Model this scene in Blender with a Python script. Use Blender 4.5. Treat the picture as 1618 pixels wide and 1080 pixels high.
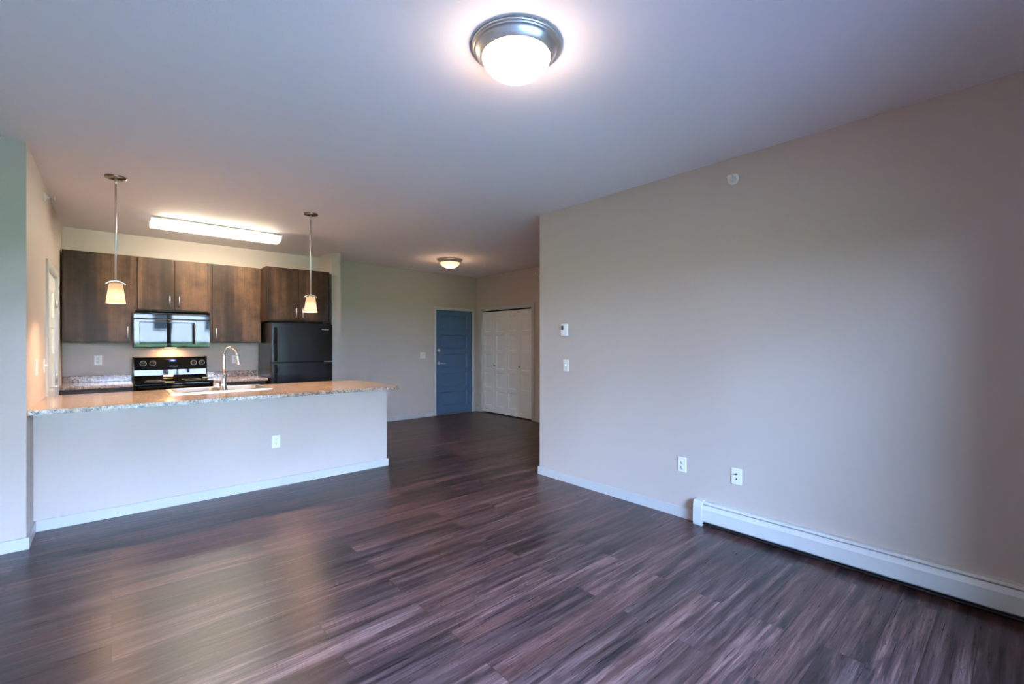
import bpy, bmesh, math, random
from mathutils import Vector, Matrix
random.seed(7)
PI = math.pi
for o in list(bpy.data.objects):
    bpy.data.objects.remove(o)
scene = bpy.context.scene
C = scene.collection

# ---------------------------------------------------------------- camera
cam = bpy.data.cameras.new('camera')
cam.sensor_width = 36.0
cam.lens = 719.1 / 1618 * 36.0
cam.shift_y = 3.0 / 1618
cam.clip_start = 0.02
camo = bpy.data.objects.new('camera', cam)
camo.location = (0, 0, 1.38)
camo.rotation_euler = (PI / 2, 0, -math.radians(41.356))
C.objects.link(camo)
scene.camera = camo

# ---------------------------------------------------------------- world, exposure
W = bpy.data.worlds.new('world')
scene.world = W
W.use_nodes = True
wn = W.node_tree.nodes; wl = W.node_tree.links
wn.clear()
w_tc = wn.new('ShaderNodeTexCoord')
w_sep = wn.new('ShaderNodeSeparateXYZ')
w_ramp = wn.new('ShaderNodeValToRGB')
w_bg = wn.new('ShaderNodeBackground')
w_out = wn.new('ShaderNodeOutputWorld')
wl.new(w_tc.outputs['Generated'], w_sep.inputs[0])
wl.new(w_sep.outputs['Z'], w_ramp.inputs[0])
wl.new(w_ramp.outputs[0], w_bg.inputs[0])
wl.new(w_bg.outputs[0], w_out.inputs[0])
w_ramp.color_ramp.elements[0].position = 0.0
w_ramp.color_ramp.elements[0].color = (0.45, 0.65, 1.0, 1)
w_ramp.color_ramp.elements[1].position = 0.75
w_ramp.color_ramp.elements[1].color = (0.21, 0.45, 1.0, 1)
w_bg.inputs[1].default_value = 76.0

vs = scene.view_settings
vs.view_transform = 'Standard'
vs.look = 'None'
vs.exposure = 0.6
vs.gamma = 1.0
vs.use_curve_mapping = False
cy = scene.cycles
cy.use_denoising = True
cy.max_bounces = 10
cy.diffuse_bounces = 6
cy.glossy_bounces = 5
cy.transmission_bounces = 6
cy.transparent_max_bounces = 8
cy.sample_clamp_indirect = 50.0
cy.caustics_reflective = False
cy.caustics_refractive = False

# afternoon sun from behind the building: lights the lawn and the houses opposite, never enters the room
sl = bpy.data.lights.new('sun', 'SUN')
sl.energy = 100.0
sl.color = (0.80, 0.87, 1.0)
sl.angle = 0.02
so = bpy.data.objects.new('sun', sl)
so.rotation_euler = (math.radians(-48), 0, math.radians(-14))
C.objects.link(so)

# patio door opening (daylight comes through here)
WY = -0.95                       # inner face of the window wall
PX0, PX1, PZ0, PZ1 = -0.35, 2.45, 0.06, 2.08
SX0_, SX1_ = -1.02, -0.47         # narrow side window, added to brighten the walls opposite
for (a_, b_) in ((PX0, PX1), (SX0_, SX1_)):
    pl = bpy.data.lights.new('daylight_portal', 'AREA')
    pl.shape = 'RECTANGLE'
    pl.size = b_ - a_
    pl.size_y = PZ1 - PZ0
    pl.cycles.is_portal = True
    plo = bpy.data.objects.new('daylight_portal', pl)
    plo.location = ((a_ + b_) / 2, WY - 0.13, (PZ0 + PZ1) / 2)
    plo.rotation_euler = (PI / 2, 0, 0)     # faces +Y, into the room
    C.objects.link(plo)

# light strengths of the room's own lamps
DOME_E = 36.0
FAR_DOME_E = 1.5
TUBE_E = 42.0
PEND_W = 46.0
HOOD_W = 2.6

# ---------------------------------------------------------------- dimensions
H = 2.743
XL, XR = -0.43, 3.42          # kitchen left wall, living-room right wall
KY = 7.42                     # kitchen back wall
EY = 7.53                     # entry wall
CX = 5.66                     # closet wall
PY = 4.825                    # peninsula face
LY = 4.46                     # left facing wall
LX = -1.15                    # living room left wall
RE = 3.44                     # end of right wall
ZC = 0.922                    # counter top


# ---------------------------------------------------------------- materials
def srgb(r, g, b):
    f = lambda c: (c / 255 / 12.92) if c / 255 <= 0.04045 else ((c / 255 + 0.055) / 1.055) ** 2.4
    return (f(r), f(g), f(b), 1)


class NT:
    def __init__(s, name):
        s.m = bpy.data.materials.new(name)
        s.m.use_nodes = True
        s.n = s.m.node_tree.nodes
        s.l = s.m.node_tree.links
        s.n.clear()
        s.out = s.n.new('ShaderNodeOutputMaterial')

    def add(s, t, **kw):
        nd = s.n.new(t)
        for k, v in kw.items():
            setattr(nd, k, v)
        return nd

    def link(s, a, b):
        s.l.new(a, b)

    def coord(s, scale=(1, 1, 1), rot=(0, 0, 0)):
        tc = s.add('ShaderNodeTexCoord')
        mp = s.add('ShaderNodeMapping')
        mp.inputs['Scale'].default_value = scale
        mp.inputs['Rotation'].default_value = rot
        s.link(tc.outputs['Object'], mp.inputs[0])
        return mp.outputs[0]

    def noise(s, vec, scale, detail=3, rough=0.5, dist=0.0):
        nd = s.add('ShaderNodeTexNoise')
        nd.inputs['Scale'].default_value = scale
        nd.inputs['Detail'].default_value = detail
        nd.inputs['Roughness'].default_value = rough
        nd.inputs['Distortion'].default_value = dist
        s.link(vec, nd.inputs['Vector'])
        return nd.outputs['Fac']

    def ramp(s, fac, stops):
        r = s.add('ShaderNodeValToRGB')
        e = r.color_ramp.elements
        while len(e) < len(stops):
            e.new(0.5)
        for el, (p, c) in zip(e, stops):
            el.position = p
            el.color = c if len(c) == 4 else (*c, 1)
        s.link(fac, r.inputs[0])
        return r.outputs[0]

    def mix(s, fac, a, b, mode='MIX'):
        m = s.add('ShaderNodeMix', data_type='RGBA', blend_type=mode)
        for inp, v in ((m.inputs[0], fac), (m.inputs[6], a), (m.inputs[7], b)):
            if hasattr(v, 'is_output'):
                s.link(v, inp)
            else:
                inp.default_value = v
        return m.outputs[2]

    def math(s, op, a, b=0.0, clamp=False):
        m = s.add('ShaderNodeMath', operation=op, use_clamp=clamp)
        for inp, v in ((m.inputs[0], a), (m.inputs[1], b)):
            if hasattr(v, 'is_output'):
                s.link(v, inp)
            else:
                inp.default_value = v
        return m.outputs[0]

    def bsdf(s, color, rough=0.5, metal=0.0, bump=None, bstr=0.2, bdist=0.002, ior=1.5, **kw):
        b = s.add('ShaderNodeBsdfPrincipled')
        for k, v in (('Base Color', color), ('Roughness', rough), ('Metallic', metal), ('IOR', ior)):
            if hasattr(v, 'is_output'):
                s.link(v, b.inputs[k])
            else:
                b.inputs[k].default_value = v
        for k, v in kw.items():
            b.inputs[k.replace('_', ' ')].default_value = v
        if bump is not None:
            bp = s.add('ShaderNodeBump')
            bp.inputs['Strength'].default_value = bstr
            bp.inputs['Distance'].default_value = bdist
            s.link(bump, bp.inputs['Height'])
            s.link(bp.outputs[0], b.inputs['Normal'])
        s.link(b.outputs[0], s.out.inputs[0])
        return s.m


def plain(name, col, rough=0.5, metal=0.0, ior=1.5, nscale=0, nstr=0.0, **kw):
    t = NT(name)
    if nscale:
        return t.bsdf(col, rough, metal, bump=t.noise(t.coord(), nscale, 2), bstr=nstr, ior=ior, **kw)
    # a faint mottling so that no surface is a dead flat colour
    v = t.noise(t.coord(), 6.0, 2)
    c = t.mix(t.math('MULTIPLY', v, 0.12), col, tuple(x * 0.8 for x in col[:3]) + (1,))
    return t.bsdf(c, rough, metal, ior=ior, **kw)


WALL_C = (0.485, 0.42, 0.385, 1)
M = {}
t = NT('wall_paint')
co = t.coord()
wc = t.mix(t.noise(co, 1.7, 2), tuple(x * 0.97 for x in WALL_C[:3]) + (1,), tuple(x * 1.03 for x in WALL_C[:3]) + (1,))
M['wall'] = t.bsdf(wc, 0.62, bump=t.noise(co, 160, 3), bstr=0.10, bdist=0.002)
t = NT('ceiling_paint')
co = t.coord()
M['ceil'] = t.bsdf((0.86, 0.82, 0.845, 1), 0.8, bump=t.noise(co, 120, 4, 0.6), bstr=0.25, bdist=0.003)
M['trim'] = plain('white_trim_paint', (0.47, 0.47, 0.47, 1), 0.35)
M['white'] = plain('white_plastic', (0.74, 0.73, 0.72, 1), 0.35)
M['doorwhite'] = plain('white_door_paint', (0.74, 0.73, 0.71, 1), 0.4)
M['heater'] = plain('white_enamel', (0.56, 0.57, 0.57, 1), 0.4)
M['blue'] = plain('blue_door_paint', (0.065, 0.135, 0.240, 1), 0.42, nscale=90, nstr=0.05)
M['greymetal'] = plain('pale_grey_frame_paint', (0.55, 0.56, 0.55, 1), 0.4)
M['nickel'] = plain('brushed_nickel', (0.72, 0.70, 0.67, 1), 0.34, 1.0)
M['darknickel'] = plain('dark_nickel', (0.30, 0.26, 0.22, 1), 0.22, 1.0)
M['chrome'] = plain('polished_chrome', (0.78, 0.78, 0.80, 1), 0.07, 1.0)
M['steel'] = plain('stainless_steel', (0.50, 0.47, 0.44, 1), 0.30, 1.0)
M['black'] = plain('black_gloss_enamel', (0.006, 0.006, 0.007, 1), 0.035, Specular_IOR_Level=0.30)
M['blackglass'] = plain('black_glass', (0.004, 0.004, 0.005, 1), 0.02, Specular_IOR_Level=0.24)
M['blackmatte'] = plain('black_plastic', (0.012, 0.012, 0.013, 1), 0.4)
M['fridge'] = plain('black_textured_enamel', (0.008, 0.008, 0.009, 1), 0.22, nscale=420, nstr=0.10, ior=1.38)
M['dark'] = plain('dark_gap_shade', (0.01, 0.01, 0.01, 1), 0.9)  # near-black colour standing in for shade in open gaps
M['greyprint'] = plain('pale_grey_print', (0.62, 0.62, 0.60, 1), 0.4)
M['screen'] = plain('dark_liquid_crystal_screen', (0.05, 0.055, 0.05, 1), 0.2)
M['slot'] = plain('dark_slot', (0.05, 0.045, 0.04, 1), 0.6)
M['seam'] = plain('black_seam', (0.002, 0.002, 0.002, 1), 0.6, Specular_IOR_Level=0.1)
M['brass'] = plain('coax_brass', (0.45, 0.33, 0.15, 1), 0.3, 1.0)


def emit(name, col, strength, base=(0.8, 0.78, 0.75, 1)):
    t = NT(name)
    b = t.add('ShaderNodeBsdfPrincipled')
    b.inputs['Base Color'].default_value = base
    b.inputs['Roughness'].default_value = 0.3
    b.inputs['Emission Color'].default_value = col
    b.inputs['Emission Strength'].default_value = strength
    t.link(b.outputs[0], t.out.inputs[0])
    return t.m


M['dome'] = emit('lit_alabaster_glass', (1.0, 0.74, 0.56, 1), DOME_E)
M['fardome'] = emit('dimmer_alabaster_glass', (1.0, 0.44, 0.22, 1), FAR_DOME_E)
M['tube'] = emit('lit_acrylic_lens', (1.0, 0.86, 0.64, 1), TUBE_E)
M['tubecap'] = emit('glowing_acrylic_end', (1.0, 0.92, 0.80, 1), 0.75)
M['clock'] = emit('blue_clock_display', (0.03, 0.12, 0.6, 1), 0.5, (0, 0, 0.02, 1))
M['digits'] = emit('clock_digits', (0.5, 0.8, 1.0, 1), 1.6)
M['bulb'] = emit('lit_bulb', (1.0, 0.70, 0.40, 1), 6.0)
# translucent frosted shade: lit by the bulb inside
t = NT('frosted_pendant_glass')
d = t.add('ShaderNodeBsdfDiffuse'); d.inputs[0].default_value = (0.13, 0.12, 0.115, 1)
tr = t.add('ShaderNodeBsdfTranslucent'); tr.inputs[0].default_value = (0.14, 0.125, 0.115, 1)
mx = t.add('ShaderNodeMixShader'); mx.inputs[0].default_value = 0.55
em = t.add('ShaderNodeEmission'); em.inputs[0].default_value = (1.0, 0.60, 0.30, 1); em.inputs[1].default_value = 0.45
ad = t.add('ShaderNodeAddShader')
t.link(d.outputs[0], mx.inputs[1]); t.link(tr.outputs[0], mx.inputs[2])
t.link(mx.outputs[0], ad.inputs[0]); t.link(em.outputs[0], ad.inputs[1])
t.link(ad.outputs[0], t.out.inputs[0])
M['shade'] = t.m
# clear glass panes
t = NT('clear_window_glass')
tb = t.add('ShaderNodeBsdfTransparent'); tb.inputs[0].default_value = (0.94, 0.96, 0.95, 1)
gb = t.add('ShaderNodeBsdfGlossy'); gb.inputs['Roughness'].default_value = 0.0
fr = t.add('ShaderNodeFresnel'); fr.inputs[0].default_value = 1.45
mx = t.add('ShaderNodeMixShader')
t.link(fr.outputs[0], mx.inputs[0]); t.link(tb.outputs[0], mx.inputs[1]); t.link(gb.outputs[0], mx.inputs[2])
t.link(mx.outputs[0], t.out.inputs[0])
M['glass'] = t.m

# plank floor: boards run along X
t = NT('dark_plank_floor')
co = t.coord()
br = t.add('ShaderNodeTexBrick')
br.offset = 0.37
br.offset_frequency = 2
br.inputs['Color1'].default_value = (0, 0, 0, 1)
br.inputs['Color2'].default_value = (1, 1, 1, 1)
br.inputs['Mortar'].default_value = (0.5, 0.5, 0.5, 1)
br.inputs['Scale'].default_value = 1.0
br.inputs['Mortar Size'].default_value = 0.0012
br.inputs['Mortar Smooth'].default_value = 0.1
br.inputs['Brick Width'].default_value = 1.22
br.inputs['Row Height'].default_value = 0.155
t.link(co, br.inputs['Vector'])
rnd = br.outputs['Color']
# shift grain from board to board
cm = t.add('ShaderNodeVectorMath', operation='MULTIPLY_ADD')
t.link(rnd, cm.inputs[0]); cm.inputs[1].default_value = (7.0, 3.0, 5.0); t.link(co, cm.inputs[2])
def stretched(sc):
    mp = t.add('ShaderNodeMapping'); mp.inputs['Scale'].default_value = sc
    t.link(cm.outputs[0], mp.inputs[0]); return mp.outputs[0]
g_wide = t.noise(stretched((0.9, 15.0, 1)), 1.6, 4, 0.6, 0.5)
g_fine = t.noise(stretched((2.0, 60.0, 1)), 2.0, 4, 0.7, 0.3)
g_pore = t.noise(stretched((10.0, 130.0, 1)), 2.0, 3, 0.65)
g_red = t.noise(stretched((0.5, 4.0, 1)), 1.3, 2)
g_knot = t.noise(stretched((5.5, 12.0, 1)), 1.5, 2, 0.5, 1.0)
wood = t.ramp(g_wide, [(0.33, srgb(28, 23, 26)), (0.44, srgb(58, 44, 45)), (0.55, srgb(90, 67, 65)), (0.68, srgb(122, 96, 92))])
wood = t.mix(t.math('MULTIPLY', t.ramp(g_red, [(0.42, (0, 0, 0)), (0.68, (1, 1, 1))]), 0.6), wood, srgb(86, 58, 52), 'MIX')
finec = t.ramp(g_fine, [(0.36, (0.45, 0.45, 0.47)), (0.50, (0.88, 0.88, 0.88)), (0.64, (1.35, 1.32, 1.30))])
wood = t.mix(0.9, wood, finec, 'MULTIPLY')
wood = t.mix(0.7, wood, t.ramp(g_pore, [(0.34, (0.45, 0.44, 0.45)), (0.52, (1.05, 1.05, 1.05))]), 'MULTIPLY')
wood = t.mix(t.ramp(g_knot, [(0.70, (0, 0, 0)), (0.76, (0.7, 0.7, 0.7))]), wood, srgb(24, 18, 18))
tint = t.ramp(rnd, [(0.0, (0.46, 0.47, 0.52)), (0.35, (0.80, 0.80, 0.83)), (0.62, (1.12, 0.98, 0.95)), (1.0, (1.36, 1.28, 1.26))])
wood = t.mix(0.9, wood, tint, 'MULTIPLY')
wood = t.mix(br.outputs['Fac'], wood, srgb(18, 15, 16))
hgt = t.math('ADD', t.math('MULTIPLY', g_pore, 0.7), t.math('MULTIPLY', g_fine, 0.8))
hgt = t.math('SUBTRACT', hgt, t.math('MULTIPLY', br.outputs['Fac'], 0.8))
rgh = t.math('ADD', 0.22, t.math('MULTIPLY', g_fine, 0.16))
tan = t.add('ShaderNodeCombineXYZ'); tan.inputs[1].default_value = 1.0
M['floor'] = t.bsdf(wood, rgh, bump=hgt, bstr=0.42, bdist=0.0016, ior=1.5, Anisotropic=0.75)
for nd in t.n:
    if nd.type == 'BSDF_PRINCIPLED':
        t.link(tan.outputs[0], nd.inputs['Tangent'])   # the brushed grain smears reflections across the boards

# stained cabinet wood: grain runs along Z
t = NT('stained_maple')
co = t.coord()
def st(sc, sc2, d=3, r=0.5, dist=0.0):
    mp = t.add('ShaderNodeMapping'); mp.inputs['Scale'].default_value = sc
    t.link(co, mp.inputs[0]); return t.noise(mp.outputs[0], sc2, d, r, dist)
patch = st((5.0, 5.0, 0.35), 1.5, 2)
cloud = st((1, 1, 1), 4.5, 4, 0.6)
grain = st((60, 60, 2.0), 1.5, 4, 0.6)
wc = t.ramp(patch, [(0.32, srgb(47, 34, 27)), (0.48, srgb(66, 49, 39)), (0.62, srgb(94, 71, 56))])
wc = t.mix(0.75, wc, t.ramp(cloud, [(0.34, (0.42, 0.39, 0.38)), (0.66, (1.30, 1.22, 1.14))]), 'MULTIPLY')
wc = t.mix(0.6, wc, t.ramp(grain, [(0.3, (0.62, 0.60, 0.58)), (0.7, (1.25, 1.22, 1.2))]), 'MULTIPLY')
M['wood'] = t.bsdf(wc, 0.42, ior=1.4, Specular_IOR_Level=0.35, bump=grain, bstr=0.05, bdist=0.001)
M['woodedge'] = plain('stained_wood_edge', srgb(58, 42, 34), 0.4)

# speckled laminate
t = NT('granite_laminate')
co = t.coord()
n1 = t.noise(co, 38, 4, 0.65, 0.5)
n2 = t.noise(co, 110, 3, 0.6)
n3 = t.noise(co, 9, 3, 0.6, 0.8)
vo = t.add('ShaderNodeTexVoronoi'); vo.inputs['Scale'].default_value = 95
t.link(co, vo.inputs['Vector'])
gc = t.ramp(n1, [(0.34, srgb(70, 64, 66)), (0.43, srgb(140, 122, 112)), (0.52, srgb(176, 152, 134)), (0.66, srgb(206, 190, 176))])
gc = t.mix(t.ramp(n2, [(0.36, (1, 1, 1)), (0.46, (0, 0, 0))]), gc, srgb(62, 58, 64))
gc = t.mix(t.math('MULTIPLY', t.ramp(n3, [(0.5, (0, 0, 0)), (0.7, (1, 1, 1))]), 0.45), gc, srgb(150, 108, 84))
gc = t.mix(t.ramp(vo.outputs['Distance'], [(0.08, (0.8, 0.8, 0.8)), (0.22, (0, 0, 0))]), gc, srgb(226, 220, 214))
M['granite'] = t.bsdf(gc, 0.13, ior=1.5)

# outdoors
t = NT('mown_grass')
co = t.coord()
M['lawn'] = t.bsdf(t.mix(t.noise(co, 2.2, 4, 0.6), (0.056, 0.10, 0.016, 1), (0.078, 0.13, 0.024, 1)), 0.9)
t = NT('concrete_paving')
co = t.coord()
M['concrete'] = t.bsdf(t.mix(t.noise(co, 3, 5), (0.12, 0.105, 0.10, 1), (0.15, 0.135, 0.13, 1)), 0.85)
M['siding'] = plain('pale_siding', (0.76, 0.70, 0.74, 1), 0.6)
M['shingle'] = plain('grey_shingles', (0.16, 0.16, 0.17, 1), 0.8)
M['farglass'] = plain('house_window_glass', (0.03, 0.035, 0.04, 1), 0.05)


# ---------------------------------------------------------------- mesh building
class MB:
    def __init__(s):
        s.bm = bmesh.new()

    def box(s, x0, x1, y0, y1, z0, z1, bev=0.0, seg=2):
        vs_ = [s.bm.verts.new((x, y, z)) for x in (min(x0, x1), max(x0, x1)) for y in (min(y0, y1), max(y0, y1)) for z in (min(z0, z1), max(z0, z1))]
        idx = ((0, 1, 3, 2), (4, 6, 7, 5), (0, 4, 5, 1), (2, 3, 7, 6), (0, 2, 6, 4), (1, 5, 7, 3))
        fs = [s.bm.faces.new([vs_[i] for i in f]) for f in idx]
        if bev > 0:
            es = set(e for f in fs for e in f.edges)
            bmesh.ops.bevel(s.bm, geom=list(es), offset=bev, segments=seg, affect='EDGES', profile=0.5)
        return s

    def prism(s, pts, a0, a1, axis='x', smooth=False):
        """closed profile pts extruded from a0 to a1. axis x: pts=(y,z); y: pts=(x,z); z: pts=(x,y)"""
        def mk(p, a):
            return (a, p[0], p[1]) if axis == 'x' else (p[0], a, p[1]) if axis == 'y' else (p[0], p[1], a)
        A = [s.bm.verts.new(mk(p, a0)) for p in pts]
        B = [s.bm.verts.new(mk(p, a1)) for p in pts]
        n = len(pts)
        s.bm.faces.new(A); s.bm.faces.new(B[::-1])
        for i in range(n):
            f = s.bm.faces.new((A[i], B[i], B[(i + 1) % n], A[(i + 1) % n]))
            f.smooth = smooth
        return s

    def lathe(s, prof, c=(0, 0, 0), axis='z', seg=40, sx=1.0, smooth=True, closed=False):
        """prof=(r, h) points revolved about axis through c"""
        c = Vector(c)
        def mk(r, h, a):
            u, v = r * math.cos(a), r * math.sin(a)
            return c + (Vector((u, v, h)) if axis == 'z' else Vector((h, u, v)) if axis == 'x' else Vector((u, h, v)))
        rings = []
        for r, h in prof:
            if r < 1e-6:
                rings.append([s.bm.verts.new(mk(0, h, 0))])
            else:
                rings.append([s.bm.verts.new(mk(r, h, 2 * PI * k / seg)) for k in range(seg)])
        pairs = list(zip(rings[:-1], rings[1:]))
        if closed:
            pairs.append((rings[-1], rings[0]))
        for a, b in pairs:
            for k in range(seg):
                k2 = (k + 1) % seg
                q = [a[k % len(a)], a[k2 % len(a)], b[k2 % len(b)], b[k % len(b)]]
                u = []
                for v in q:
                    if v not in u:
                        u.append(v)
                if len(u) > 2:
                    f = s.bm.faces.new(u); f.smooth = smooth
        return s

    def tube(s, pts, r, seg=12, cap=True):
        pts = [Vector(p) for p in pts]
        n = len(pts)
        rad = r if isinstance(r, (list, tuple)) else [r] * n
        T = [(pts[min(i + 1, n - 1)] - pts[max(i - 1, 0)]).normalized() for i in range(n)]
        up = Vector((0, 0, 1)) if abs(T[0].z) < 0.9 else Vector((1, 0, 0))
        N = (up - T[0] * up.dot(T[0])).normalized()
        rings = []
        for i in range(n):
            N = (N - T[i] * N.dot(T[i])).normalized()
            Bn = T[i].cross(N)
            rings.append([s.bm.verts.new(pts[i] + (N * math.cos(2 * PI * k / seg) + Bn * math.sin(2 * PI * k / seg)) * rad[i]) for k in range(seg)])
        for a, b in zip(rings[:-1], rings[1:]):
            for k in range(seg):
                f = s.bm.faces.new((a[k], a[(k + 1) % seg], b[(k + 1) % seg], b[k])); f.smooth = True
        if cap:
            s.bm.faces.new(rings[0][::-1]); s.bm.faces.new(rings[-1])
        return s

    def sphere(s, c, r, seg=16, sz=1.0):
        n = seg // 2
        prof = [(r * math.sin(PI * i / n), -r * sz * math.cos(PI * i / n)) for i in range(n + 1)]
        prof[0] = (0, -r * sz); prof[-1] = (0, r * sz)
        return s.lathe(prof, c, 'z', seg)

    def strip(s, pts, y0, y1, th):
        """a thin bent band in the XZ plane, pts=(x,z), extruded in y"""
        out = []
        n = len(pts)
        for i in range(n):
            a, b = Vector(pts[max(i - 1, 0)]), Vector(pts[min(i + 1, n - 1)])
            t_ = (b - a).normalized()
            out.append((pts[i][0] - t_.y * th, pts[i][1] + t_.x * th))
        return s.prism(list(pts) + out[::-1], y0, y1, 'y')


def world_origin(o):
    v = Vector((0, 0, 0))
    while o is not None:
        v += o.location
        o = o.parent
    return v


def obj(name, mb, mat, parent=None, local=False):
    bm = mb.bm
    bmesh.ops.recalc_face_normals(bm, faces=bm.faces)
    if parent is not None and not local:
        bmesh.ops.translate(bm, verts=bm.verts, vec=-world_origin(parent))
    me = bpy.data.meshes.new(name)
    bm.to_mesh(me)
    bm.free()
    me.materials.append(mat)
    o = bpy.data.objects.new(name, me)
    C.objects.link(o)
    o.parent = parent
    return o


def tag(o, label=None, cat=None, group=None, kind=None):
    if label: o['label'] = label
    if cat: o['category'] = cat
    if group: o['group'] = group
    if kind: o['kind'] = kind
    return o


def thing(name, label, cat, loc=(0, 0, 0), rotz=0.0, group=None, kind=None):
    o = bpy.data.objects.new(name, None)
    o.empty_display_size = 0.05
    o.location = loc
    o.rotation_euler = (0, 0, rotz)
    C.objects.link(o)
    return tag(o, label, cat, group, kind)


def dup(root, loc, rotz, label=None, group=None):
    r = root.copy(); C.objects.link(r)
    r.location = loc; r.rotation_euler = (0, 0, rotz)
    if label: r['label'] = label
    if group: r['group'] = group
    def kids(src, dst):
        for ch in list(src.children):
            c = ch.copy(); C.objects.link(c); c.parent = dst
            kids(ch, c)
    kids(root, r)
    return r


def struct(name, mb, mat, label=None, cat=None):
    return tag(obj(name, mb, mat), label, cat, kind='structure')


def text_mb(txt, size, mat_rot, loc, depth=0.0006):
    cu = bpy.data.curves.new('lettering', 'FONT')
    cu.body = txt
    cu.size = size
    cu.extrude = depth
    cu.align_x = 'CENTER'
    cu.align_y = 'CENTER'
    to = bpy.data.objects.new('lettering', cu)
    C.objects.link(to)
    dg = bpy.context.evaluated_depsgraph_get()
    me = bpy.data.meshes.new_from_object(to.evaluated_get(dg))
    bpy.data.objects.remove(to)
    bpy.data.curves.remove(cu)
    m = MB()
    m.bm.from_mesh(me)
    bpy.data.meshes.remove(me)
    bmesh.ops.transform(m.bm, matrix=Matrix.Translation(loc) @ mat_rot, verts=m.bm.verts)
    return m


FACE_Y = Matrix.Rotation(PI / 2, 4, 'X')       # lettering that faces -Y

# ================================================================ the setting
TH = 0.12
X0, X1, Y0, Y1 = LX - TH, CX + 0.75, WY - TH, EY + 0.14
struct('floor', MB().box(X0, X1, Y0, Y1, -0.12, 0), M['floor'], 'dark wood-look plank floor', 'floor')
struct('ceiling', MB().box(X0, X1, Y0, Y1, H, H + 0.15), M['ceil'], 'white painted ceiling', 'ceiling')
struct('wall_right', MB().box(XR, XR + TH, WY, RE, 0, H), M['wall'], 'long greige wall above the baseboard heater', 'wall')
struct('wall_hall', MB().box(XR + TH, CX, RE - TH, RE, 0, H), M['wall'], 'hallway wall behind the corner of the long wall', 'wall')
struct('wall_left', MB().box(LX - TH, LX, WY, LY, 0, H), M['wall'], 'side wall of the living room', 'wall')
struct('wall_corner', MB().box(LX - TH, XL, LY, LY + TH, 0, H), M['wall'], 'short wall facing the window beside the breakfast bar', 'wall')
# kitchen side wall with its door opening
DY0, DY1, DZ = 5.735, 6.665, 2.065
m = MB().box(XL - TH, XL, LY + TH, DY0, 0, H).box(XL - TH, XL, DY1, KY + 0.25, 0, H).box(XL - TH, XL, DY0, DY1, DZ, H)
struct('wall_kitchen_side', m, M['wall'], 'kitchen side wall with a white door', 'wall')
struct('wall_kitchen', MB().box(XL, 2.465, KY, KY + 0.25, 0, H), M['wall'], 'kitchen wall behind the cabinets', 'wall')
struct('wall_stub', MB().box(2.465, 2.598, 6.87, KY + 0.25, 0, H), M['wall'], 'short wall end beside the refrigerator', 'wall')
# entry wall with door opening
EX0, EX1, EZ = 4.665, 5.555, 2.055
m = MB().box(2.598, EX0, EY, EY + 0.14, 0, H).box(EX1, CX, EY, EY + 0.14, 0, H).box(EX0, EX1, EY, EY + 0.14, EZ, H)
m.box(EX0, EX1, EY + 0.10, EY + 0.14, 0, EZ)
struct('wall_entry', m, M['wall'], 'entry wall with the blue door', 'wall')
# closet wall
CY0, CY1, CZ = 5.885, 7.375, 2.05
m = MB().box(CX, CX + 0.12, RE - TH, CY0, 0, H).box(CX, CX + 0.12, CY1, EY + 0.14, 0, H).box(CX, CX + 0.12, CY0, CY1, CZ, H)
m.box(CX + 0.62, CX + 0.70, CY0 - 0.1, CY1 + 0.1, 0, H).box(CX + 0.12, CX + 0.62, CY0 - 0.1, CY0 - 0.02, 0, H).box(CX + 0.12, CX + 0.62, CY1 + 0.02, CY1 + 0.1, 0, H)
struct('wall_closet', m, M['wall'], 'wall around the closet doors', 'wall')
struct('wall_peninsula', MB().box(XL, 2.35, PY, PY + 0.115, 0, 0.8885), M['wall'], 'half wall under the breakfast bar', 'half wall')
# window wall behind the camera
m = MB().box(LX - TH, SX0_, WY - TH, WY, 0, H).box(SX1_, PX0, WY - TH, WY, 0, H).box(PX1, XR + TH, WY - TH, WY, 0, H)
for a_, b_ in ((PX0, PX1), (SX0_, SX1_)):
    m.box(a_, b_, WY - TH, WY, PZ1, H).box(a_, b_, WY - TH, WY, 0, PZ0)
struct('wall_window', m, M['wall'], 'wall with the patio door', 'wall')
PM = 1.11   # mullion
pw = thing('window_1', 'sliding glass patio door onto the lawn', 'patio door', ((PX0 + PX1) / 2, WY - 0.06, PZ0), kind='structure')
f = MB()
yf0, yf1 = WY - 0.10, WY - 0.02
f.box(PX0, PX0 + 0.06, yf0, yf1, PZ0, PZ1).box(PX1 - 0.06, PX1, yf0, yf1, PZ0, PZ1)
f.box(PX0, PX1, yf0, yf1, PZ1 - 0.07, PZ1).box(PX0, PX1, yf0, yf1, PZ0, PZ0 + 0.09).box(PM - 0.06, PM + 0.06, yf0, yf1, PZ0, PZ1)
obj('window_frame', f, M['trim'], pw)
obj('pane', MB().box(PX0 + 0.06, PM - 0.06, WY - 0.065, WY - 0.06, PZ0 + 0.09, PZ1 - 0.07), M['glass'], pw)
obj('pane', MB().box(PM + 0.06, PX1 - 0.06, WY - 0.065, WY - 0.06, PZ0 + 0.09, PZ1 - 0.07), M['glass'], pw)
obj('pull_handle', MB().box(PM + 0.01, PM + 0.035, WY - 0.02, WY + 0.02, 0.95, 1.2, 0.006), M['trim'], pw)

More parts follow.
